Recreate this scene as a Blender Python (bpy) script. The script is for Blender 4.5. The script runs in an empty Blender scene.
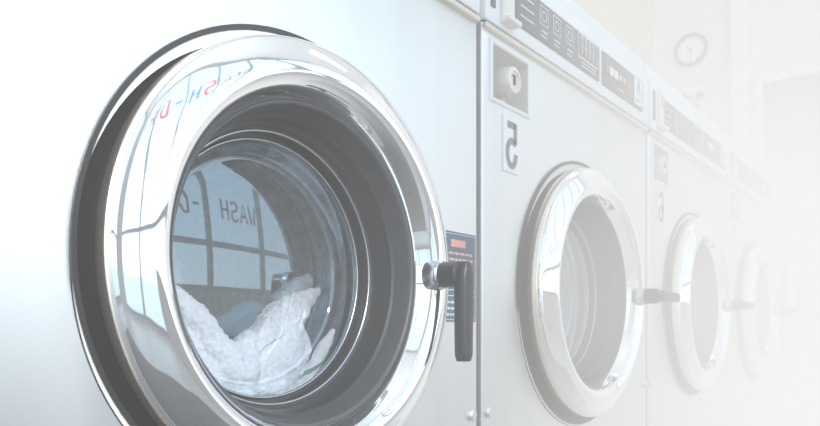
import bpy, bmesh, math, random
from mathutils import Vector, Matrix, noise
random.seed(7)
C = bpy.context.scene.collection
PI = math.pi

# ------------------------------------------------------------------ sizes (metres)
W = .7009            # pitch of the washer row
X0 = .1418           # left edge of the first washer
HW = .3436           # half the width of one washer
ZD = .70             # height of the door centre
CAM = (0, -.54, ZD - .0653)
YF, YB = -2.4, 1.23  # shop front and back wall
XL, XR = -2.1, 5.2
ZC = 4.8

# ------------------------------------------------------------------ materials
def mat(name, col, rough=.5, metal=0, spec=.5, coat=0):
    m = bpy.data.materials.new(name); m.use_nodes = True
    b = m.node_tree.nodes['Principled BSDF']
    b.inputs['Base Color'].default_value = (*col, 1)
    b.inputs['Roughness'].default_value = rough
    b.inputs['Metallic'].default_value = metal
    b.inputs['Specular IOR Level'].default_value = spec
    b.inputs['Coat Weight'].default_value = coat
    return m

def noisy(m, scale, c0, c1, bump=0, stretch=(1, 1, 1), rough=None, detail=4):
    nt = m.node_tree; b = nt.nodes['Principled BSDF']
    tc = nt.nodes.new('ShaderNodeTexCoord'); mp = nt.nodes.new('ShaderNodeMapping')
    mp.inputs['Scale'].default_value = stretch
    nz = nt.nodes.new('ShaderNodeTexNoise'); nz.inputs['Scale'].default_value = scale; nz.inputs['Detail'].default_value = detail
    cr = nt.nodes.new('ShaderNodeValToRGB')
    cr.color_ramp.elements[0].position = .3; cr.color_ramp.elements[1].position = .7
    cr.color_ramp.elements[0].color = (*c0, 1); cr.color_ramp.elements[1].color = (*c1, 1)
    L = nt.links
    L.new(tc.outputs['Object'], mp.inputs['Vector']); L.new(mp.outputs['Vector'], nz.inputs['Vector'])
    L.new(nz.outputs['Fac'], cr.inputs['Fac']); L.new(cr.outputs['Color'], b.inputs['Base Color'])
    if bump:
        bp = nt.nodes.new('ShaderNodeBump'); bp.inputs['Strength'].default_value = bump; bp.inputs['Distance'].default_value = .002
        L.new(nz.outputs['Fac'], bp.inputs['Height']); L.new(bp.outputs['Normal'], b.inputs['Normal'])
    if rough:
        mr = nt.nodes.new('ShaderNodeMapRange'); mr.inputs['To Min'].default_value = rough[0]; mr.inputs['To Max'].default_value = rough[1]
        L.new(nz.outputs['Fac'], mr.inputs['Value']); L.new(mr.outputs['Result'], b.inputs['Roughness'])
    return m

M = {}
M['steel'] = noisy(mat('brushed_steel', (.78, .81, .83), .4, 1), 2.2, (.76, .785, .793), (.81, .832, .84), 0, (7, 1, .5), (.36, .44), 2)
M['side'] = mat('side_gap_shade', (.16, .165, .17), .55)  # sides darkened: shade of the gaps between washers put into the colour
M['fascia'] = noisy(mat('fascia', (.84, .87, .89), .4), 6, (.82, .86, .885), (.87, .895, .91))
M['chrome'] = mat('chrome', (.93, .95, .97), .035, 1)
M['rim'] = mat('rim_beige_reflection', (.95, .86, .72), .2, .9)  # beige reflection on the chrome edge put into the colour
M['crescent'] = mat('pale_crescent', (.80, .80, .78), .35)
M['black'] = mat('black_rubber', (.006, .0055, .0055), .6, spec=.12)
M['edge'] = mat('black_edge', (.02, .022, .025), .5, spec=.3)
M['gasket'] = noisy(mat('grey_gasket', (.05, .055, .06), .42), 40, (.045, .05, .055), (.06, .065, .07))
M['gasket2'] = mat('dark_gasket', (.02, .022, .026), .3, spec=.5)
M['ring'] = mat('ring_metal', (.55, .56, .58), .22, 1)
M['plastic'] = mat('black_plastic', (.022, .025, .03), .38)
M['drum'] = noisy(mat('drum_metal', (.3, .31, .33), .36, 1), 60, (.2, .21, .23), (.42, .43, .45), .2)
M['tub'] = mat('tub_black', (.01, .01, .012), .6)
M['gap'] = mat('gap_dark', (.03, .03, .032), .7)
M['beige'] = mat('beige_trim', (.72, .66, .56), .35, .3)
M['white'] = mat('white_paint', (.88, .89, .89), .4)
M['digit'] = mat('grey_digit', (.16, .18, .20), .5)
M['board'] = mat('charcoal_board', (.075, .08, .09), .35)
M['icon'] = mat('pale_icon', (.5, .62, .62), .5)
M['iconw'] = mat('pale_grey_print', (.62, .64, .66), .5)
M['iconf'] = mat('pink_grey_print', (.42, .36, .38), .5)
M['red'] = mat('red_button', (.75, .12, .08), .4)
M['orange'] = mat('orange_button', (.8, .35, .12), .4)
M['yellow'] = mat('yellow_button', (.8, .6, .2), .4)
M['cream'] = mat('cream_plate', (.82, .79, .72), .4)
M['recess'] = mat('recess_metal', (.72, .71, .69), .5, .45)
M['lock'] = noisy(mat('lock_metal', (.86, .83, .77), .35, .35), 50, (.72, .69, .62), (.86, .83, .77))
M['sign'] = mat('navy_sign', (.04, .105, .17), .45)
M['signred'] = mat('sign_red', (.85, .25, .16), .5)
M['signorange'] = mat('sign_orange', (.72, .40, .30), .5)
M['wallb'] = noisy(mat('beige_wall', (.68, .63, .54), .8), 3, (.66, .61, .52), (.70, .65, .56))
M['wallw'] = noisy(mat('white_wall', (.82, .80, .77), .8), 3, (.80, .785, .755), (.84, .82, .79))
M['ceil'] = mat('ceiling_white', (.86, .86, .85), .9)
M['floor'] = noisy(mat('floor_tile', (.55, .52, .47), .35), 14, (.29, .28, .265), (.38, .365, .34))
M['lowwall'] = noisy(mat('low_wall', (.25, .26, .27), .6), 3, (.22, .23, .24), (.28, .29, .30))
M['matdark'] = noisy(mat('added_dark_mat', (.05, .045, .04), .7), 30, (.035, .03, .028), (.075, .068, .06))
M['frame'] = mat('window_frame', (.03, .085, .10), .4)
M['letr'] = mat('red_vinyl', (.55, .02, .06), .5)
M['letb'] = mat('blue_vinyl', (.03, .12, .42), .5)
M['pave'] = noisy(mat('pavement', (.7, .68, .64), .9), 2, (.66, .64, .60), (.74, .72, .68))
M['clockrim'] = mat('clock_rim', (.05, .05, .055), .4)
M['door'] = mat('far_door', (.55, .54, .52), .5)

def glass_mat(name, refl, tint=(1, 1, 1), rough=.01, coat=(1, 1, 1)):
    m = bpy.data.materials.new(name); m.use_nodes = True
    nt = m.node_tree; nt.nodes.clear()
    out = nt.nodes.new('ShaderNodeOutputMaterial'); mx = nt.nodes.new('ShaderNodeMixShader')
    t = nt.nodes.new('ShaderNodeBsdfTransparent'); t.inputs['Color'].default_value = (*tint, 1)
    g = nt.nodes.new('ShaderNodeBsdfGlossy'); g.inputs['Roughness'].default_value = rough; g.inputs['Color'].default_value = (*coat, 1)
    lw = nt.nodes.new('ShaderNodeLayerWeight'); lw.inputs['Blend'].default_value = .35
    mr = nt.nodes.new('ShaderNodeMapRange'); mr.inputs['To Min'].default_value = refl * .75; mr.inputs['To Max'].default_value = min(1, refl * 1.5)
    L = nt.links
    L.new(lw.outputs['Facing'], mr.inputs['Value']); L.new(mr.outputs['Result'], mx.inputs['Fac'])
    L.new(t.outputs[0], mx.inputs[1]); L.new(g.outputs[0], mx.inputs[2]); L.new(mx.outputs[0], out.inputs['Surface'])
    return m
M['glass'] = glass_mat('washer_glass', .25, (.93, .97, 1), coat=(.62, .86, 1))
M['pane'] = glass_mat('window_pane', .03)

def terry(name, c):
    m = noisy(mat(name, c, .95, spec=.1), 220, tuple(x * .82 for x in c), c, .5, detail=2)
    b = m.node_tree.nodes['Principled BSDF']
    b.inputs['Sheen Weight'].default_value = .3
    return m
M['towel'] = terry('white_terry', (.88, .87, .90))
M['blue'] = terry('blue_cloth', (.17, .25, .33))
M['greycloth'] = terry('grey_blue_cloth', (.40, .47, .54))
M['green'] = mat('green_stripe', (.12, .36, .22), .9)

# ------------------------------------------------------------------ mesh helpers
def link(name, bm, mats, parent=None, smooth=None, **props):
    me = bpy.data.meshes.new(name); bm.normal_update(); bm.to_mesh(me); bm.free()
    for m in (mats if isinstance(mats, (list, tuple)) else [mats]): me.materials.append(M[m])
    if smooth:
        for p in me.polygons: p.use_smooth = True
    o = bpy.data.objects.new(name, me); C.objects.link(o)
    if parent: o.parent = parent
    for k, v in props.items(): o[k] = v
    return o

def sharp(o, deg=35):
    me = o.data
    for p in me.polygons: p.use_smooth = True
    bm = bmesh.new(); bm.from_mesh(me)
    for e in bm.edges:
        if len(e.link_faces) == 2 and e.calc_face_angle(0) > math.radians(deg): e.smooth = False
    bm.to_mesh(me); bm.free(); return o

def empty(name, loc, label, cat, group=None):
    o = bpy.data.objects.new(name, None); C.objects.link(o); o.location = loc; o.empty_display_size = .1
    o['label'] = label; o['category'] = cat
    if group: o['group'] = group
    return o

def box(bm, x0, x1, y0, y1, z0, z1, bev=0, seg=2, mi=0):
    vs = [bm.verts.new(p) for p in ((x0, y0, z0), (x1, y0, z0), (x1, y1, z0), (x0, y1, z0), (x0, y0, z1), (x1, y0, z1), (x1, y1, z1), (x0, y1, z1))]
    fs = [bm.faces.new([vs[i] for i in f]) for f in ((3, 2, 1, 0), (4, 5, 6, 7), (0, 1, 5, 4), (1, 2, 6, 5), (2, 3, 7, 6), (3, 0, 4, 7))]
    for f in fs: f.material_index = mi
    if bev:
        es = list({e for f in fs for e in f.edges})
        r = bmesh.ops.bevel(bm, geom=es, offset=bev, segments=seg, profile=.5, affect='EDGES')
        for f in r['faces']: f.material_index = mi
    return bm

def quad(bm, pts, mi=0):
    f = bm.faces.new([bm.verts.new(p) for p in pts]); f.material_index = mi; return f

def lathe(bm, prof, n=128, c0=(0, 0), closed=False, mi=0, cz=ZD):
    """revolve (radius, y[, dx, dz]) about the door axis"""
    rings = []
    for p in prof:
        r, y = p[0], p[1]; dx, dz = (p[2], p[3]) if len(p) > 2 else (0, 0)
        if r < 1e-6: rings.append([bm.verts.new((c0[0] + dx, y, cz + c0[1] + dz))])
        else: rings.append([bm.verts.new((c0[0] + dx + r * math.cos(2 * PI * i / n), y, cz + c0[1] + dz + r * math.sin(2 * PI * i / n))) for i in range(n)])
    prs = list(zip(rings, rings[1:]))
    if closed: prs.append((rings[-1], rings[0]))
    for a, b in prs:
        for i in range(n):
            j = (i + 1) % n
            if len(a) == 1: f = bm.faces.new((a[0], b[j], b[i]))
            elif len(b) == 1: f = bm.faces.new((a[i], a[j], b[0]))
            else: f = bm.faces.new((a[i], a[j], b[j], b[i]))
            f.material_index = mi
    return bm

def fillet(pts, n=6):
    """smooth a profile through its points (Catmull-Rom)"""
    out = []
    P = [pts[0]] + list(pts) + [pts[-1]]
    for i in range(1, len(P) - 2):
        a, b, c, d = P[i - 1], P[i], P[i + 1], P[i + 2]
        for k in range(n):
            t = k / n
            out.append(tuple(.5 * (2 * b[q] + (c[q] - a[q]) * t + (2 * a[q] - 5 * b[q] + 4 * c[q] - d[q]) * t * t + (3 * b[q] - a[q] - 3 * c[q] + d[q]) * t ** 3) for q in range(len(b))))
    out.append(tuple(pts[-1])); return out

def ribbon(bm, pts, w, y, flip=1, closed=False, mi=0, ox=0, oz=0, wz=None):
    """flat stroke of width w in the x-z plane along pts"""
    n = len(pts); L, R = [], []
    for i, p in enumerate(pts):
        a = pts[(i - 1) % n] if (i or closed) else p; b = pts[(i + 1) % n] if (i < n - 1 or closed) else p
        dx, dz = b[0] - a[0], b[1] - a[1]; l = math.hypot(dx, dz) or 1
        nx, nz = -dz / l * w / 2, dx / l * (wz or w) / 2
        L.append(bm.verts.new((ox + flip * (p[0] + nx), y, oz + p[1] + nz))); R.append(bm.verts.new((ox + flip * (p[0] - nx), y, oz + p[1] - nz)))
    for i in range(n if closed else n - 1):
        j = (i + 1) % n
        f = bm.faces.new((L[i], L[j], R[j], R[i])); f.material_index = mi

def arc(cx, cz, rx, rz, a0, a1, n=14):
    return [(cx + rx * math.cos(math.radians(a0 + (a1 - a0) * i / n)), cz + rz * math.sin(math.radians(a0 + (a1 - a0) * i / n))) for i in range(n + 1)]

def glyph(ch):
    """strokes of one character in a 1 x 2 cell"""
    return {
        '5': [[(.86, 1.88), (.14, 1.88)], [(.14, 2.0), (.14, 1.08)], [(.08, 1.1)] + arc(.48, .62, .4, .56, 110, -180) ],
        '6': [arc(.5, 1.5, .38, .44, 10, 180) + [(.12, .56)] + arc(.5, .56, .38, .48, 180, 540)[1:]],
        '7': [[(.1, 1.88), (.86, 1.88)], [(.84, 1.9), (.42, .02)]],
        '8': [arc(.5, 1.46, .34, .44, 0, 360), arc(.5, .56, .38, .48, 0, 360)],
        'W': [[(0, 2), (.25, 0), (.5, 1.4), (.75, 0), (1, 2)]],
        'A': [[(0, 0), (.5, 2), (1, 0)], [(.2, .7), (.8, .7)]],
        'S': [arc(.5, 1.5, .42, .46, 20, 270) + arc(.5, .52, .42, .52, 90, -160)],
        'H': [[(.08, 0), (.08, 2)], [(.92, 0), (.92, 2)], [(.08, 1), (.92, 1)]],
        '-': [[(.15, 1), (.85, 1)]],
        'D': [[(.08, 0), (.08, 2), (.4, 2)] + arc(.4, 1, .5, 1, 90, -90) + [(.08, 0)]],
        'R': [[(.08, 0), (.08, 2), (.5, 2)] + arc(.5, 1.5, .4, .5, 90, -90) + [(.08, 1)], [(.5, 1), (.95, 0)]],
        'Y': [[(0, 2), (.5, 1), (1, 2)], [(.5, 1), (.5, 0)]],
        'N': [[(.08, 0), (.08, 2), (.92, 0), (.92, 2)]],
        'I': [[(.5, 0), (.5, 2)]],
        'G': [arc(.5, 1, .45, 1, 40, 330) + [(.95, .9), (.55, .9)]],
    }[ch]

def write(bm, text, x, z, cw, chh, y, stroke, flip=1, gap=.25, mi=0, mis=None):
    """text written from x toward +x (flip 1) or toward -x as mirror writing (flip -1)"""
    for i, ch in enumerate(text):
        for st in glyph(ch):
            ribbon(bm, [((i * (1 + gap) + p[0]) * cw, p[1] * chh / 2) for p in st], stroke, y, flip, mi=(mis[i] if mis else mi), ox=x, oz=z)

def copy_tree(o, parent=None):
    c = o.copy(); C.objects.link(c)
    if parent: c.parent = parent
    for ch in list(o.children): copy_tree(ch, c)
    return c

# ------------------------------------------------------------------ the room
def struct(name, bm, m, parent=None):
    o = link(name, bm, m, parent)
    if not parent: o['kind'] = 'structure'
    return o
T = .15
struct('floor', box(bmesh.new(), XL - T, XR + T, YF - T, YB + T, -.15, 0), 'floor')
struct('added_floor_mat', box(bmesh.new(), -1.0, 1.9, -1.15, -.12, -.005, .006), 'matdark')  # added dark mat out of view, darkens the reflection in the chrome
struct('ceiling', box(bmesh.new(), XL - T, XR + T, YF - T, YB + T, ZC, ZC + .15), 'ceil')
struct('wall_back', box(bmesh.new(), XL - T, XR + T, YB, YB + T, 0, ZC), 'wallb')
DY0, DY1, DZ = -.42, .53, 2.38       # far doorway in the end wall
bm = bmesh.new()
box(bm, XR, XR + T, YF - T, DY0, 0, ZC); box(bm, XR, XR + T, DY1, YB, 0, ZC); box(bm, XR, XR + T, DY0, DY1, DZ, ZC)
struct('wall_right', bm, 'wallw')
struct('trim_1', box(bmesh.new(), XR - .06, XR + .001, .572, .672, 0, ZC, .004), 'white')
d = struct('door_1', box(bmesh.new(), XR + .05, XR + .09, DY0 + .05, DY1 - .05, 0, DZ - .05), 'door')
bm = bmesh.new()
for a in ((DY0, DY0 + .05, 0, DZ), (DY1 - .05, DY1, 0, DZ), (DY0 + .05, DY1 - .05, DZ - .05, DZ)): box(bm, XR - .012, XR + T - .01, a[0], a[1], a[2], a[3])
link('door_frame', bm, 'white', d)
bm = bmesh.new(); box(bm, XR + .02, XR + .052, DY0 + .1, DY0 + .13, 1.0, 1.14, .006); link('door_handle', bm, 'ring', d)

# shop front and the glazed left wall: low wall, head and window bays
SILL, HEAD, BAY, TR = .72, 4.7, .80, 1.16
LSILL = .06
WX0 = -1.35; NB = 8; WX1 = WX0 + NB * BAY
bm = bmesh.new()
box(bm, XL, XR, YF - T, YF, 0, LSILL); box(bm, XL, WX0, YF - T, YF, LSILL, SILL); box(bm, WX0 + 2 * BAY, XR, YF - T, YF, LSILL, SILL); box(bm, XL, XR, YF - T, YF, HEAD, ZC)
box(bm, XL, WX0, YF - T, YF, SILL, HEAD); box(bm, WX1, XR, YF - T, YF, SILL, HEAD)
struct('wall_front', bm, 'lowwall')
LY0 = -2.2; NL = 4; LY1 = LY0 + NL * BAY
bm = bmesh.new()
box(bm, XL - T, XL, YF - T, YB, 0, LSILL); box(bm, XL - T, XL, YF - T, YB, HEAD, ZC)
box(bm, XL - T, XL, YF - T, LY0, LSILL, HEAD); box(bm, XL - T, XL, LY1, YB, LSILL, HEAD)
struct('wall_left', bm, 'lowwall')
FRONT = Matrix.Translation((0, YF, 0)); LEFT = Matrix.Translation((XL, 0, 0)) @ Matrix.Rotation(-PI / 2, 4, 'Z')
TXT = {4: ('WASH', [0, 0, 0, 1]), 3: ('-DRY', [1, 0, 0, 0])}            # small row at eye level
BIG = {3: ('WA', [0, 0]), 2: ('SH', [0, 1]), 1: ('-D', [1, 0]), 0: ('RY', [0, 0])}   # big row high on the glass
def bay(n, a, b, place, sill, txt=None, big=None):
    bm = bmesh.new()
    for r in ((a, a + .02, sill, HEAD), (b - .02, b, sill, HEAD), (a + .02, b - .02, sill, sill + .05), (a + .02, b - .02, HEAD - .05, HEAD), (a + .02, b - .02, TR, TR + .05)):
        box(bm, r[0], r[1], -.09, -.02, r[2], r[3])
    bm.transform(place); w = struct('window_%d' % n, bm, 'frame')
    bm = bmesh.new(); quad(bm, [(a + .015, -.055, sill + .04), (b - .015, -.055, sill + .04), (b - .015, -.055, HEAD - .04), (a + .015, -.055, HEAD - .04)])
    bm.transform(place); link('window_pane', bm, 'pane', w)
    for tx, z, cw, ch, st, g, off in ((txt, 1.46, .105, .21, .030, .35, .075), (big, 3.02, .24, .55, .08, .55, .06)):
        if tx:
            bm = bmesh.new(); write(bm, tx[0], b - off, z, cw, ch, -.05, st, -1, g, mis=tx[1])
            bm.transform(place); link('window_lettering', bm, ['letr', 'letb'], w)
for k in range(NB): bay(k + 1, WX0 + k * BAY, WX0 + (k + 1) * BAY, FRONT, LSILL if k < 2 else SILL, TXT.get(k), BIG.get(k))
for k in range(NL): bay(NB + k + 1, -(LY0 + (k + 1) * BAY), -(LY0 + k * BAY), LEFT, LSILL)
struct('street_pavement', box(bmesh.new(), -30, 30, -30, 30, -.3, -.16), 'pave')

# ------------------------------------------------------------------ one washer (local origin: floor, middle of the front)
def front_panel():
    bm = bmesh.new(); e = HW - .0035; z0, z1, R = ZD - .27, ZD + .27, .242
    zt, zb = ZD + .387, .11
    angs = sorted([2 * PI * i / 144 for i in range(144)] + [math.atan2(sz * .27, sx * e) % (2 * PI) for sx in (1, -1) for sz in (1, -1)])
    inn, out, dep = [], [], []
    for a in angs:
        c, s = math.cos(a), math.sin(a); t = min(e / abs(c) if abs(c) > 1e-9 else 1e9, .27 / abs(s) if abs(s) > 1e-9 else 1e9)
        inn.append(bm.verts.new((R * c, 0, ZD + R * s))); out.append(bm.verts.new((t * c, 0, ZD + t * s))); dep.append(bm.verts.new((R * c, .03, ZD + R * s)))
    n = len(angs)
    for i in range(n):
        j = (i + 1) % n
        bm.faces.new((inn[i], out[i], out[j], inn[j])); bm.faces.new((dep[i], inn[i], inn[j], dep[j]))
    def r(xa, xb, za, zc): quad(bm, [(xa, 0, za), (xb, 0, za), (xb, 0, zc), (xa, 0, zc)])
    r(-e, e, zb, z0)
    rx0, rx1, rz0, rz1 = RX0, RX1, RZ0, RZ1
    r(-e, rx0, z1, zt); r(rx1, e, z1, zt); r(rx0, rx1, z1, rz0); r(rx0, rx1, rz1, zt)
    for s in (-1, 1):                                  # rolled vertical edges
        pr = [(e + .0035 * math.sin(PI / 2 * k / 5), .0035 - .0035 * math.cos(PI / 2 * k / 5)) for k in range(6)] + [(HW, .019)]
        for (xa, ya), (xb, yb) in zip(pr, pr[1:]):
            p = [(s * xa, ya, zb), (s * xb, yb, zb), (s * xb, yb, zt), (s * xa, ya, zt)]
            quad(bm, p if s > 0 else p[::-1])
    bmesh.ops.remove_doubles(bm, verts=bm.verts, dist=1e-5)
    bmesh.ops.recalc_face_normals(bm, faces=bm.faces)
    return bm
RX0, RX1, RZ0, RZ1 = -HW + .026, -HW + .134, ZD + .283, ZD + .363

def make_washer(loc, label):
    t = empty('washing_machine', loc, label, 'washing machine', 'washing machines in the row')
    # cabinet: sides, back and top behind the front
    bm = bmesh.new()
    for s in (-1, 1): box(bm, s * HW - .006, s * HW + .006 if s < 0 else HW, .018, .78, .06, ZD + .50) if s < 0 else box(bm, HW - .006, HW, .018, .78, .06, ZD + .50)
    box(bm, -HW, HW, .774, .78, .06, ZD + .5); box(bm, -HW, HW, .02, .78, .06, .08)
    link('cabinet', bm, 'side', t)
    sharp(link('front_panel', front_panel(), 'steel', t))
    bm = bmesh.new(); box(bm, -HW + .02, HW - .02, .05, .75, 0, .11); link('plinth', bm, 'gap', t)
    # round opening
    bm = bmesh.new(); lathe(bm, [(.2425, .0), (.2425, -.004), (.238, -.004), (.237, .002)], 128)
    op = sharp(link('door_opening', bm, 'edge', t))
    bm = bmesh.new(); lathe(bm, [(.238, -.0015), (.2335, -.0025, -.008, -.011), (.232, .002, -.008, -.011)], 128)  # pale off-centre ring, showing as a crescent above the door
    sharp(link('crescent', bm, 'crescent', op))
    bm = bmesh.new(); lathe(bm, [(.234, .0, -.008, -.011), (.229, -.006, -.002, -.004), (.2255, -.011), (.21, -.011), (.205, .02), (.2, .10)], 128)
    sharp(link('rubber_boot', bm, 'black', op), 60)
    # drum
    bm = bmesh.new(); lathe(bm, [(.180, .105), (.20, .105), (.205, .11), (.205, .50), (.19, .52), (.06, .53), (.0, .50)], 96)
    dr = sharp(link('drum', bm, ['drum'], t), 50)
    for a in (80, 200, 320):                           # lifting vanes
        bm = bmesh.new(); box(bm, -.02, .02, .14, .49, -.206, -.165, .012)
        bm.transform(Matrix.Translation((0, 0, ZD)) @ Matrix.Rotation(math.radians(a), 4, 'Y'))
        sharp(link('drum_vane', bm, 'drum', dr))
    # door: chrome ring, outer rim tinted with a beige reflection, dark recess, two thin metal rings, glass
    prof = [(.2255, -.0265)] + fillet([(.2262, -.029), (.2248, -.0335), (.2205, -.0372), (.212, -.0418), (.203, -.0458), (.194, -.0485), (.186, -.0475), (.1775, -.041), (.1715, -.030)], 5) + [(.1685, -.024), (.167, -.018)]
    bm = bmesh.new(); lathe(bm, prof, 160); door = sharp(link('door', bm, 'chrome', t), 40)
    bm = bmesh.new(); lathe(bm, [(.212, -.010), (.2265, -.010), (.2275, -.0115), (.2275, -.0265), (.2255, -.0275)], 160)
    sharp(link('rim', bm, 'rim', door))
    bm = bmesh.new(); lathe(bm, fillet([(.1675, -.0215), (.1635, -.019), (.1615, -.008), (.160, .004)], 4), 128)
    sharp(link('door_gasket', bm, 'gasket', door))
    bm = bmesh.new(); lathe(bm, [(.160, .004), (.1565, .006)] + fillet([(.1565, .010), (.153, .022), (.1515, .034)], 3) + [(.1475, .036), (.1475, .052)], 128)
    sharp(link('recess_lining', bm, 'gasket2', door), 30)
    bm = bmesh.new()
    for R, y, q in ((.1480, .036, .0016), (.1415, .050, .0014)):
        lathe(bm, [(R + q * math.cos(PI / 4 * k), y + q * math.sin(PI / 4 * k)) for k in range(8)], 128, closed=True)
    link('retaining_ring', bm, 'ring', door, True)
    bm = bmesh.new(); lathe(bm, [(.1475, .052), (.1405, .0535)], 128); link('seal', bm, 'gasket2', door)
    bm = bmesh.new(); g = [(.1405, .051), (.1385, .053), (.1365, .058), (.1335, .070), (.1305, .0785), (.127, .0815), (.122, .0815)]
    g = fillet(g, 3) + [(.122 * (1 - k / 10), .0815 - .0065 * (1 - (1 - k / 10) ** 2)) for k in range(1, 11)]
    lathe(bm, g, 128); link('door_glass', bm, 'glass', door, True)
    # coin vault recess with its lock
    bm = bmesh.new(); w_ = .007
    def loop(ins, y): return [(RX0 + ins, y, RZ0 + ins), (RX1 - ins, y, RZ0 + ins), (RX1 - ins, y, RZ1 - ins), (RX0 + ins, y, RZ1 - ins)]
    lv = [loop(-w_, 0.0), loop(-w_ + .001, -.003), loop(-.002, -.004), loop(0, -.002), loop(.003, .045)]
    vv = [[bm.verts.new(p) for p in l] for l in lv]
    for a, b in zip(vv, vv[1:]):
        for i in range(4): f = bm.faces.new((a[i], a[(i + 1) % 4], b[(i + 1) % 4], b[i])); f.material_index = 0 if b is not vv[4] else 1
    f = bm.faces.new(vv[4]); f.material_index = 1
    bmesh.ops.recalc_face_normals(bm, faces=bm.faces)
    rc = link('coin_vault', bm, ['fascia', 'recess'], t)
    lx, lz = RX0 + .045, -0.0 + .318
    bm = bmesh.new(); lathe(bm, [(.024, .046), (.024, .036), (.021, .033), (.015, .031)], 24, (lx, lz)); sharp(link('lock_collar', bm, 'lock', rc))
    bm = bmesh.new(); lathe(bm, [(.0185, .034), (.0225, .028), (.0220, -.008), (.0200, -.014), (.0135, -.0155), (.0125, -.013), (0, -.013)], 12, (lx, lz)); kn = sharp(link('lock_knob', bm, 'lock', rc), 20)
    # keyhole slot stays inside the recess part as its own piece
    bm = bmesh.new(); box(bm, lx - .0025, lx + .0025, -.0145, -.0125, ZD + lz - .008, ZD + lz + .007); box(bm, lx - .0055, lx + .0025, -.0145, -.0125, ZD + lz + .004, ZD + lz + .007)
    link('keyhole', bm, 'gap', rc)
    bm = bmesh.new(); lathe(bm, [(.009, .045), (.009, .030), (.007, .027), (0, .026)], 20, (RX0 + .082, .298)); sharp(link('screw', bm, 'lock', rc))
    # bead under the control head
    bm = bmesh.new(); box(bm, -HW + .001, HW - .001, -.007, .012, ZD + .3785, ZD + .3865, .002); link('bead', bm, 'beige', t)
    bm = bmesh.new(); box(bm, -HW + .003, HW - .003, -.002, .02, ZD + .3863, ZD + .3905); link('shadow_gap', bm, 'gap', t)
    # control head
    bm = bmesh.new(); box(bm, -HW, HW, -.006, .10, ZD + .3905, ZD + .503, .004); hd = sharp(link('control_head', bm, 'fascia', t))
    bm = bmesh.new(); box(bm, -HW, HW, .004, .78, ZD + .507, ZD + .541, .006, 3); sharp(link('lid', bm, 'fascia', t))
    bm = bmesh.new(); box(bm, -HW + .004, HW - .004, .006, .77, ZD + .5, ZD + .509); link('lid_gap', bm, 'gap', t)
    zb0, zb1 = ZD + .4115, ZD + .478
    L = -HW - .0068
    def board(name, a, b):
        bm = bmesh.new(); box(bm, L + a, L + b, -.0085, -.005, zb0, zb1, .001, 1); return bm
    bm = board('x', .092, .414)
    y = -.0088
    for q in range(3): ribbon(bm, [(L + .105, ZD + .462 - q * .016), (L + .15, ZD + .462 - q * .016)], .003, y, mi=2)   # print lines
    def figure(x, s=1, mi=1):                           # little outline pictogram: tub with a basket above
        ribbon(bm, [(x - .014 * s, ZD + .470), (x + .014 * s, ZD + .470), (x + .014 * s, ZD + .440), (x - .014 * s, ZD + .440)], .003, y, closed=True, mi=mi)
        ribbon(bm, arc(x, ZD + .455, .008 * s, .008 * s, 0, 360), .0025, y, mi=mi)
        ribbon(bm, [(x - .01 * s, ZD + .429), (x + .012 * s, ZD + .429)], .004, y, mi=mi)
        ribbon(bm, [(x - .012 * s, ZD + .421), (x + .008 * s, ZD + .421)], .003, y, mi=mi)
    for x in (.185, .232, .282): figure(L + x)
    ribbon(bm, [(L + .318, ZD + .4765), (L + .402, ZD + .4765), (L + .402, ZD + .432), (L + .318, ZD + .432)], .0045, y, closed=True, mi=2)
    for q in range(4):
        x = L + .334 + q * .017
        ribbon(bm, [(x, ZD + .44), (x, ZD + .466)], .007, y, mi=3); ribbon(bm, arc(x, ZD + .470, .003, .003, 0, 360, 8), .003, y, mi=2)
        ribbon(bm, [(x - .006, ZD + .451), (x + .006, ZD + .457)], .003, y, mi=2)
    for q in range(2): ribbon(bm, [(L + .33, ZD + .4245 - q * .006), (L + .395, ZD + .4245 - q * .006)], .0025, y, mi=1)
    link('instruction_board', bm, ['board', 'icon', 'iconw', 'iconf'], hd)
    bm = board('x', .430, .650)
    ribbon(bm, [(L + .502, ZD + .4235), (L + .535, ZD + .4235)], .003, y, mi=1)
    link('button_board', bm, ['board', 'iconw'], hd)
    for q, m in enumerate(('red', 'white', 'white', 'yellow', 'orange', 'red')):
        x = L + .447 + q * .0225; s = .0085 if m == 'white' else .0062
        bm = bmesh.new(); box(bm, x - s, x + s, -.0115, -.008, ZD + .447 - s, ZD + .447 + s, .0015); link('button', bm, m, hd, label=('%s button' % m))
    bm = bmesh.new(); box(bm, L + .596, L + .640, -.0105, -.008, ZD + .418, ZD + .474, .001, 1)
    yy = -.0108; x = L + .618
    ribbon(bm, [(x - .010, ZD + .438), (x - .003, ZD + .462), (x + .003, ZD + .462), (x + .010, ZD + .438)], .006, yy, mi=1)
    ribbon(bm, arc(x, ZD + .466, .004, .004, 0, 360, 8), .004, yy, mi=1)
    ribbon(bm, [(x - .014, ZD + .427), (x + .014, ZD + .427)], .004, yy, mi=1)
    link('rate_plate', bm, ['white', 'digit'], hd)
    # coin slot column at the left end of the head
    bm = bmesh.new(); box(bm, L + .020, L + .032, -.0085, -.005, ZD + .413, ZD + .482, .001, 1); link('indicator_strip', bm, 'board', hd)
    bm = bmesh.new(); box(bm, L + .047, L + .078, -.014, -.005, ZD + .402, ZD + .492, .003); box(bm, L + .047, L + .084, -.024, -.006, ZD + .398, ZD + .406, .002)
    box(bm, L + .060, L + .065, -.0147, -.0135, ZD + .45, ZD + .475, mi=1)
    link('coin_slot', bm, ['cream', 'gap'], hd)
    for s in (-1, 1):
        bm = bmesh.new(); lathe(bm, [(.0085, 0), (.0085, -.003), (.006, -.0055), (0, -.006)], 20, (s * (HW - .0155), -.19)); sharp(link('bolt', bm, 'steel', t))
    return t, door

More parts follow.
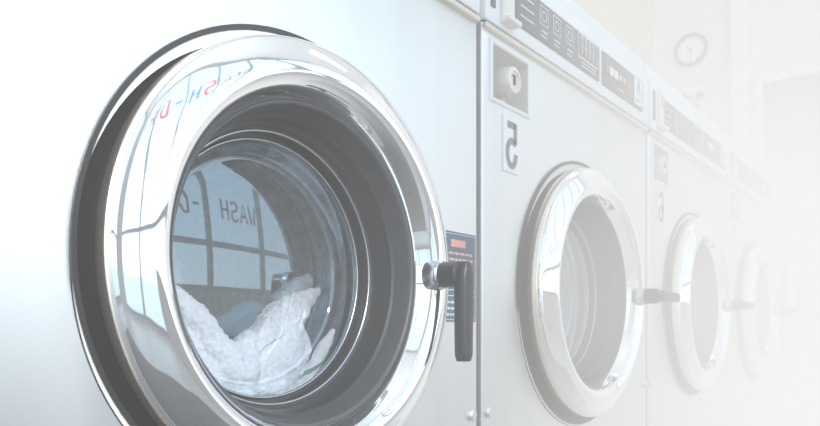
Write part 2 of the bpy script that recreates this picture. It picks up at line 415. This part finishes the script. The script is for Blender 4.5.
def make_handle(door, ang):
    bm = bmesh.new()
    lathe(bm, [(.0185, -.036), (.0185, -.050), (.0165, -.053), (.0158, -.056), (.0150, -.080), (.012, -.082), (0, -.079)], 28, (.182, 0))
    # lever: rounded bar, tapering away from the shaft
    n = 20; rings = []
    for k in range(n + 1):
        t = k / n; z = .0145 - t * .119
        w = .0125 - .003 * t
        if k < 5: w *= math.sqrt(max(.02, 1 - ((4.5 - k) / 5) ** 2))
        if k > n - 2: w *= .93 if k == n - 1 else .75
        th = .0095 * (.8 if k in (0, n) else 1)
        ring = []
        for a in range(16):
            c, s = math.cos(2 * PI * a / 16), math.sin(2 * PI * a / 16)
            ring.append(Vector((w * math.copysign(abs(c) ** .6, c), -.084 + th * math.copysign(abs(s) ** .6, s), z)))
        rings.append(ring)
    R = Matrix.Rotation(math.radians(ang), 3, 'Y')
    vr = [[bm.verts.new((R @ Vector((p.x, 0, p.z))) + Vector((.184, p.y, ZD))) for p in r] for r in rings]
    for a, b in zip(vr, vr[1:]):
        for i in range(16): bm.faces.new((a[i], a[(i + 1) % 16], b[(i + 1) % 16], b[i]))
    bm.faces.new(vr[0]); bm.faces.new(vr[-1][::-1])
    bmesh.ops.recalc_face_normals(bm, faces=bm.faces)
    h = sharp(link('handle', bm, 'plastic', door, label='black lever handle'), 50)
    bm = bmesh.new(); lathe(bm, [(.0168, -.0525), (.0176, -.0545), (.0155, -.0565)], 28, (.182, 0))
    # collar is part of the handle's look: joined as a second slot
    me = h.data; b2 = bmesh.new(); b2.from_mesh(me); nf = len(b2.faces)
    tm = bpy.data.meshes.new('tmp'); bm.to_mesh(tm); bm.free(); b2.from_mesh(tm); b2.faces.ensure_lookup_table()
    for f in b2.faces[nf:]: f.material_index = 1
    for f in b2.faces[:nf]:
        if f.calc_center_median().y > -.0535: f.material_index = 1
    b2.to_mesh(me); b2.free(); bpy.data.meshes.remove(tm); me.materials.append(M['ring'])
    return h

def number_plate(root, ch):
    L = -HW - .0068
    bm = bmesh.new(); box(bm, L + .064, L + .110, -.0025, .0005, ZD + .178, ZD + .265, .0006, 1)
    p = link('number_plate', bm, 'white', root)
    bm = bmesh.new(); write(bm, ch, L + .1035, ZD + .1865, .033, .070, -.0030, .0105, -1)
    link('number', bm, 'digit', p)

LAB = ['nearest stainless washer with big chrome door, lever hanging down and white towels behind the glass',
       'stainless washer with the mirror-written 5 plate, second in the row',
       'third washer in the row, fading into haze, with mirror-written 6 plate',
       'fourth washer in the row, pale in the haze beyond the plate-6 washer',
       'fifth washer in the row, nearly lost in haze',
       'sixth and farthest washer at the end of the row, lost in haze']
centre = lambda k: (X0 + (k + .5) * W, 0, 0)
first, door0 = make_washer(centre(0), LAB[0])
washers = [first]
for k in range(1, 6):
    c = copy_tree(first); c.location = centre(k); c['label'] = LAB[k]; washers.append(c)
doors = [[ch for ch in w.children if ch.name.split('.')[0] == 'door'][0] for w in washers]
make_handle(doors[0], 0)
h2 = make_handle(doors[1], -90)
for dd in doors[2:]:
    c = h2.copy(); C.objects.link(c); c.parent = dd
for w_, ch in zip(washers[1:5], '5678'): number_plate(w_, ch)

# warning label beside the first door
bm = bmesh.new(); cx = centre(0)[0]
sx0, sx1, sz0, sz1 = .722 - cx, .830 - cx, ZD - .056, ZD + .069
box(bm, sx0, sx1, -.0012, .0004, sz0, sz1)
y = -.0016
ribbon(bm, [(sx0 + .003, sz1 - .003), (sx1 - .003, sz1 - .003), (sx1 - .003, sz0 + .003), (sx0 + .003, sz0 + .003)], .0012, y, closed=True, mi=3)
mx = (sx0 + sx1) / 2 + .008
ribbon(bm, [(mx - .017, sz1 - .016), (mx + .019, sz1 - .016)], .0105, y, mi=1)
write(bm, 'WARNING', mx + .0165, sz1 - .0195, .0037, .0065, y - .0004, .0009, -1, .3, mi=3)
def lines(z, n, m, dz=.0085, h=.0034):
    for q in range(n):
        a = sx0 + .01 + random.random() * .02; b = sx1 - .008 - random.random() * .006; x = a
        while x < b:
            e = min(b, x + random.uniform(.004, .010)); ribbon(bm, [(x, z - q * dz), (e, z - q * dz)], h, y, mi=m); x = e + .0018
lines(sz1 - .030, 5, 2)
ribbon(bm, [(sx0 + .003, sz0 + .044), (sx1 - .003, sz0 + .044)], .0012, y, mi=3)
ribbon(bm, [(sx0 + .048, sz0 + .052), (sx0 + .048, sz0 + .068)], .005, y, mi=3)
ribbon(bm, [(sx0 + .003, sz0 + .036), (sx1 - .003, sz0 + .036)], .0012, y, mi=3)
lines(sz0 + .027, 3, 3)
link('warning_label', bm, ['sign', 'signred', 'signorange', 'iconw'], first, label='dark blue warning label')

# ------------------------------------------------------------------ laundry in the first drum
def towel(name, m, lobes, sheets, label, disp=.0045, voxel=.0021, mats=None, scale=.0042):
    bm = bmesh.new()
    def ball(c, r, n=12):
        bmesh.ops.create_icosphere(bm, subdivisions=2, radius=r, matrix=Matrix.Translation(c))
    for ch in lobes:
        pts = fillet(ch, 8)
        for p in pts: ball(Vector(p[:3]) , max(.004, p[3]))
    for rows, th in sheets:
        rows = [fillet(r, 6) for r in rows]
        cols = [fillet([r[i] for r in rows], 8) for i in range(len(rows[0]))]
        nu, nv = len(cols), len(cols[0])
        P = [[Vector(cols[i][j][:3]) for j in range(nv)] for i in range(nu)]
        N = [[Vector() for _ in range(nv)] for _ in range(nu)]
        for i in range(nu):
            for j in range(nv):
                a = P[min(i + 1, nu - 1)][j] - P[max(i - 1, 0)][j]; b = P[i][min(j + 1, nv - 1)] - P[i][max(j - 1, 0)]
                N[i][j] = a.cross(b).normalized()
        F = [[bm.verts.new(P[i][j] + N[i][j] * th / 2) for j in range(nv)] for i in range(nu)]
        B = [[bm.verts.new(P[i][j] - N[i][j] * th / 2) for j in range(nv)] for i in range(nu)]
        for i in range(nu - 1):
            for j in range(nv - 1):
                bm.faces.new((F[i][j], F[i + 1][j], F[i + 1][j + 1], F[i][j + 1])); bm.faces.new((B[i][j + 1], B[i + 1][j + 1], B[i + 1][j], B[i][j]))
        for i in range(nu - 1):
            for j in (0, nv - 1): bm.faces.new((F[i][j], F[i + 1][j], B[i + 1][j], B[i][j]))
        for j in range(nv - 1):
            for i in (0, nu - 1): bm.faces.new((F[i][j], F[i][j + 1], B[i][j + 1], B[i][j]))
    bmesh.ops.recalc_face_normals(bm, faces=bm.faces)
    o = link(name, bm, mats or m, None, True, label=label, category='towel' if 'towel' in name else 'cloth')
    o.location = (centre(0)[0], 0, ZD)
    md = o.modifiers.new('join', 'REMESH'); md.mode = 'VOXEL'; md.voxel_size = voxel; md.use_smooth_shade = True
    md = o.modifiers.new('soft', 'SMOOTH'); md.factor = .5; md.iterations = 4
    tx = bpy.data.textures.new('rumple_' + name, 'CLOUDS'); tx.noise_scale = .028; tx.noise_depth = 1
    md = o.modifiers.new('rumple', 'DISPLACE'); md.texture = tx; md.strength = .011; md.mid_level = .5; md.texture_coords = 'LOCAL'
    tx = bpy.data.textures.new('terry_' + name, 'CLOUDS'); tx.noise_scale = scale; tx.noise_depth = 1
    md = o.modifiers.new('terry', 'DISPLACE'); md.texture = tx; md.strength = disp; md.mid_level = .5; md.texture_coords = 'LOCAL'
    return o



# control chains: (x, y, z, radius) from the door centre
TA = [[(-0.0644, 0.14, -0.029, 0.015), (-0.0461, 0.135, -0.0489, 0.017), (-0.0258, 0.13, -0.0739, 0.02), (-0.0075, 0.125, -0.1044, 0.022), (0.0058, 0.122, -0.1473, 0.022)], [(-0.0657, 0.142, -0.0714, 0.022), (-0.048, 0.138, -0.0964, 0.024), (-0.0258, 0.132, -0.1293, 0.026)], [(-0.0276, 0.165, -0.0671, 0.024), (-0.0028, 0.165, -0.1082, 0.03), (0.01, 0.165, -0.1503, 0.03)]]
TB = [[(0.0216, 0.118, -0.0814, 0.014), (0.0178, 0.115, -0.1098, 0.017), (0.0114, 0.118, -0.1451, 0.02)], [(0.0906, 0.135, -0.0672, 0.02), (0.0861, 0.126, -0.0953, 0.026), (0.0657, 0.125, -0.1422, 0.026)], [(0.112, 0.14, -0.062, 0.016), (0.1154, 0.136, -0.0884, 0.019), (0.1015, 0.132, -0.1218, 0.02)], [(0.0407, 0.125, -0.138, 0.022), (0.0913, 0.13, -0.1598, 0.02)], [(0.0581, 0.135, -0.0947, 0.022), (0.0571, 0.13, -0.127, 0.025), (0.083, 0.13, -0.1463, 0.022)]]
TBs = [[(0.0269, 0.15, -0.0819), (0.0513, 0.15, -0.0672), (0.0768, 0.15, -0.044), (0.1104, 0.15, -0.0248), (0.185, 0.165, -0.009)], [(0.0168, 0.125, -0.0934), (0.0376, 0.125, -0.0793), (0.06, 0.122, -0.0597), (0.1041, 0.135, -0.0385), (0.185, 0.163, -0.0119)], [(0.0172, 0.118, -0.117), (0.0365, 0.116, -0.101), (0.0579, 0.112, -0.0819), (0.1055, 0.125, -0.0607), (0.1461, 0.15, -0.0427)]]
TC = [[(0.0457, 0.2, -0.0646, 0.014), (0.0677, 0.2, -0.0514, 0.014), (0.0874, 0.2, -0.0417, 0.012), (0.1042, 0.2, -0.04, 0.01)], [(0.0677, 0.2, -0.0673, 0.014), (0.094, 0.2, -0.0592, 0.014)]]
TDd = [[(0.1224, 0.18, -0.0291, 0.014), (0.1532, 0.178, -0.0072, 0.013), (0.1906, 0.175, 0.0075, 0.008)], [(0.1483, 0.185, -0.0253, 0.012), (0.1778, 0.18, -0.0073, 0.01)]]
TE = [[(0.097, 0.108, -0.1435, 0.011), (0.1159, 0.106, -0.1202, 0.012), (0.1354, 0.104, -0.0935, 0.011), (0.1491, 0.103, -0.0699, 0.006)], [(0.1145, 0.112, -0.1398, 0.012), (0.1469, 0.112, -0.1099, 0.011)]]
TG = [[(0.086, 0.0905, -0.1231, 0), (0.1047, 0.0905, -0.1178, 0), (0.1276, 0.0905, -0.1072, 0)]]
towel('white_towel', 'towel', TA, [], 'white terry towel ridge slumped along the left side of the first drum')
towel('white_hand_towel', 'towel', TB, [(TBs, .010)], 'white terry towel with raised pointed fold in the middle of the first drum')
towel('blue_laundry', 'blue', TC, [], 'blue cloth tucked behind the pointed white towel', .002)
towel('grey_blue_laundry', 'greycloth', TDd, [], 'pale grey-blue cloth behind the raised tip of white towel', .002)
tw = towel('white_striped_towel', 'towel', TE, [], 'white towel with a green stripe against right side of glass', .0026)
bm = bmesh.new(); pts = fillet([p[:3] for p in TG[0]], 6)
for a, b in zip(pts, pts[1:]):
    quad(bm, [(a[0], a[1], a[2]), (b[0], b[1], b[2]), (b[0] + .002, b[1], b[2] + .005), (a[0] + .002, a[1], a[2] + .005)])
link('stripe', bm, 'green', tw, label='green stripe')

# ------------------------------------------------------------------ things on the end wall
X = XR
ck = empty('wall_clock', (X, .955, 2.68), 'round wall clock with dark rim high on the end wall', 'clock')
def disc(prof, n=48):
    bm = bmesh.new(); lathe(bm, prof, n, cz=0); bm.transform(Matrix.Rotation(-PI / 2, 4, 'Z')); return bm
bm = disc([(.118, 0), (.118, -.022), (.110, -.03), (.098, -.026), (.095, -.012)]); sharp(link('rim', bm, 'clockrim', ck))
bm = disc([(.0, -.012), (.096, -.012)]); fc = link('face', bm, 'white', ck)
bm = bmesh.new()
for k in range(12):
    a = k * PI / 6; c, s = math.cos(a), math.sin(a); ribbon(bm, [(.078 * c, .078 * s), (.09 * c, .09 * s)], .006, -.013)
bm.transform(Matrix.Rotation(-PI / 2, 4, 'Z')); link('hour_marks', bm, 'clockrim', fc)
for a, l in ((-92, .07), (140, .045)):
    bm = bmesh.new(); c, s = math.cos(math.radians(a)), math.sin(math.radians(a)); ribbon(bm, [(-.01 * c, -.01 * s), (l * c, l * s)], .008, -.015)
    bm.transform(Matrix.Rotation(-PI / 2, 4, 'Z')); link('hand', bm, 'clockrim', ck)
em = empty('emergency_light', (X, .93, 2.36), 'small pale twin-headed wall fitting below the clock', 'light')
bm = bmesh.new(); box(bm, -.045, 0, -.07, .07, -.03, .03, .008); link('housing', bm, 'white', em)
for s in (-1, 1):
    bm = bmesh.new(); lathe(bm, [(0, -.03), (.02, -.028), (.026, 0), (.02, .02), (0, .025)], 20, cz=0)
    bm.transform(Matrix.Translation((-.06, s * .055, -.04)) @ Matrix.Rotation(-PI / 2, 4, 'Z')); sharp(link('lamp_head', bm, 'clockrim', em))
bx = empty('switch_box', (X, .905, 2.255), 'small pale box on end wall under the twin-headed fitting', 'box')
bm = bmesh.new(); box(bm, -.04, 0, -.045, .045, -.03, .03, .006); b_ = link('housing', bm, 'cream', bx)
bm = bmesh.new(); box(bm, -.046, -.039, -.012, .012, -.012, .012, .002); link('switch', bm, 'clockrim', bx)

# ------------------------------------------------------------------ haze added as a glowing volume that fades the far washers to white
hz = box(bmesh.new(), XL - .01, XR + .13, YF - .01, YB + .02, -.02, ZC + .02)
m = bpy.data.materials.new('haze'); m.use_nodes = True; nt = m.node_tree; nt.nodes.clear()
out = nt.nodes.new('ShaderNodeOutputMaterial'); geo = nt.nodes.new('ShaderNodeNewGeometry'); sp = nt.nodes.new('ShaderNodeSeparateXYZ')
nt.links.new(geo.outputs['Position'], sp.inputs[0])
def mr(src, a, b, c, d_, kind='SMOOTHSTEP'):
    n = nt.nodes.new('ShaderNodeMapRange'); n.interpolation_type = kind
    for nm, v in (('From Min', a), ('From Max', b), ('To Min', c), ('To Max', d_)): n.inputs[nm].default_value = v
    nt.links.new(src, n.inputs['Value']); return n.outputs['Result']
def mt(op, a, b):
    n = nt.nodes.new('ShaderNodeMath'); n.operation = op
    for i, v in enumerate((a, b)):
        if isinstance(v, (int, float)): n.inputs[i].default_value = v
        else: nt.links.new(v, n.inputs[i])
    return n.outputs[0]
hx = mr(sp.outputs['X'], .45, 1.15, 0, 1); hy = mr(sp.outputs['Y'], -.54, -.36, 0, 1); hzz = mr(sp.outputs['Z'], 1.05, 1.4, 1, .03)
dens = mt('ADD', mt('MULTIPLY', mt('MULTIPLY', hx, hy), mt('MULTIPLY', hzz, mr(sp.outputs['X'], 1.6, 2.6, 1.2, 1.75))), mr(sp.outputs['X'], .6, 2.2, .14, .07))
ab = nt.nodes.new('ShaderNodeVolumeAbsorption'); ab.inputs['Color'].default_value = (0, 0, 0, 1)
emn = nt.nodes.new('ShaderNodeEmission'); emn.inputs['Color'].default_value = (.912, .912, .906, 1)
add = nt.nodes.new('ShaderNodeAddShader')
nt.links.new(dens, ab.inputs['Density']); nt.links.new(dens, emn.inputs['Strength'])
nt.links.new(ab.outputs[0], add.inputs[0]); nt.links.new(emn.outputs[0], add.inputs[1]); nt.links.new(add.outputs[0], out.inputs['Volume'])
M['haze'] = m
ho = link('haze', hz, 'haze', kind='stuff', label='added self-glowing pale haze filling the room, thickening along the far washers', category='haze')
try: m.cycles.volume_step_rate = .08
except Exception: pass

# ------------------------------------------------------------------ light
w = bpy.data.worlds.new('sky'); bpy.context.scene.world = w; w.use_nodes = True; nt = w.node_tree
bg = nt.nodes['Background']; tc = nt.nodes.new('ShaderNodeTexCoord'); sp = nt.nodes.new('ShaderNodeSeparateXYZ'); cr = nt.nodes.new('ShaderNodeValToRGB')
nz = nt.nodes.new('ShaderNodeTexNoise'); nz.inputs['Scale'].default_value = 3; nz.inputs['Detail'].default_value = 2
ad = nt.nodes.new('ShaderNodeMath'); ad.operation = 'MULTIPLY_ADD'; ad.inputs[1].default_value = .12; 
nt.links.new(tc.outputs['Generated'], sp.inputs[0]); nt.links.new(tc.outputs['Generated'], nz.inputs['Vector'])
nt.links.new(nz.outputs['Fac'], ad.inputs[0]); nt.links.new(sp.outputs['Z'], ad.inputs[2]); nt.links.new(ad.outputs[0], cr.inputs['Fac'])
e = cr.color_ramp.elements
e[0].position = .0; e[0].color = (.80, .81, .80, 1); e[1].position = .75; e[1].color = (.42, .68, .97, 1)
q = e.new(.14); q.color = (.86, .94, 1, 1); q = e.new(.32); q.color = (.66, .85, 1, 1)
nt.links.new(cr.outputs['Color'], bg.inputs['Color']); bg.inputs['Strength'].default_value = 2.5

def area(name, loc, size, power, rot, col=(1, 1, 1), portal=False):
    l = bpy.data.lights.new(name, 'AREA'); l.shape = 'RECTANGLE'; l.size, l.size_y = size; l.energy = power; l.color = col
    o = bpy.data.objects.new(name, l); C.objects.link(o); o.location = loc; o.rotation_euler = rot
    if portal: l.cycles.is_portal = True
    return o
area('window_portal', ((WX0 + WX1) / 2, YF - .12, (SILL + HEAD) / 2), (NB * BAY, HEAD - SILL), 1, (PI / 2, 0, 0), portal=True)
area('window_portal', (XL - .12, (LY0 + LY1) / 2, (SILL + HEAD) / 2), (NL * BAY, HEAD - SILL), 1, (PI / 2, 0, -PI / 2), portal=True)
sl = bpy.data.lights.new('towel_fill_spot', 'SPOT'); sl.energy = 330; sl.spot_size = math.radians(17); sl.spot_blend = .6; sl.shadow_soft_size = .05; sl.color = (1, .98, .96)  # added fill spot, brightens the towels through the door glass
so = bpy.data.objects.new('towel_fill_spot', sl); C.objects.link(so); so.location = (-.25, -2.1, 1.65)
so.rotation_euler = (Vector((centre(0)[0] + .02, .14, ZD - .07)) - so.location).to_track_quat('-Z', 'Y').to_euler()
area('ceiling_fill', (.4, -1.5, 2.9), (1.2, .8), 70, (PI, 0, 0), (.93, .97, 1))  # added fill, brightens the ceiling mirrored in the chrome ring
area('far_end_fill', (3.9, -.9, ZC - .05), (1.2, .3), 30, (0, 0, 0), (1, .95, .88))  # added fill light at the far end, no fixture built

# ------------------------------------------------------------------ camera
cd = bpy.data.cameras.new('camera'); cam = bpy.data.objects.new('camera', cd); C.objects.link(cam)
cam.location = CAM
al = math.radians(38.513)
cam.rotation_euler = (PI / 2, 0, al - PI / 2)
cd.sensor_width = 36; cd.lens = 679.9 / 820 * 36; cd.shift_y = (328.5 - 213) / 820; cd.clip_start = .02
cd.dof.use_dof = True; cd.dof.focus_distance = .85; cd.dof.aperture_fstop = 9
bpy.context.scene.camera = cam
sc = bpy.context.scene
sc.view_settings.view_transform = 'Standard'
sc.cycles.max_bounces = 8; sc.cycles.transparent_max_bounces = 12
sc.cycles.caustics_reflective = True; sc.cycles.sample_clamp_indirect = 6
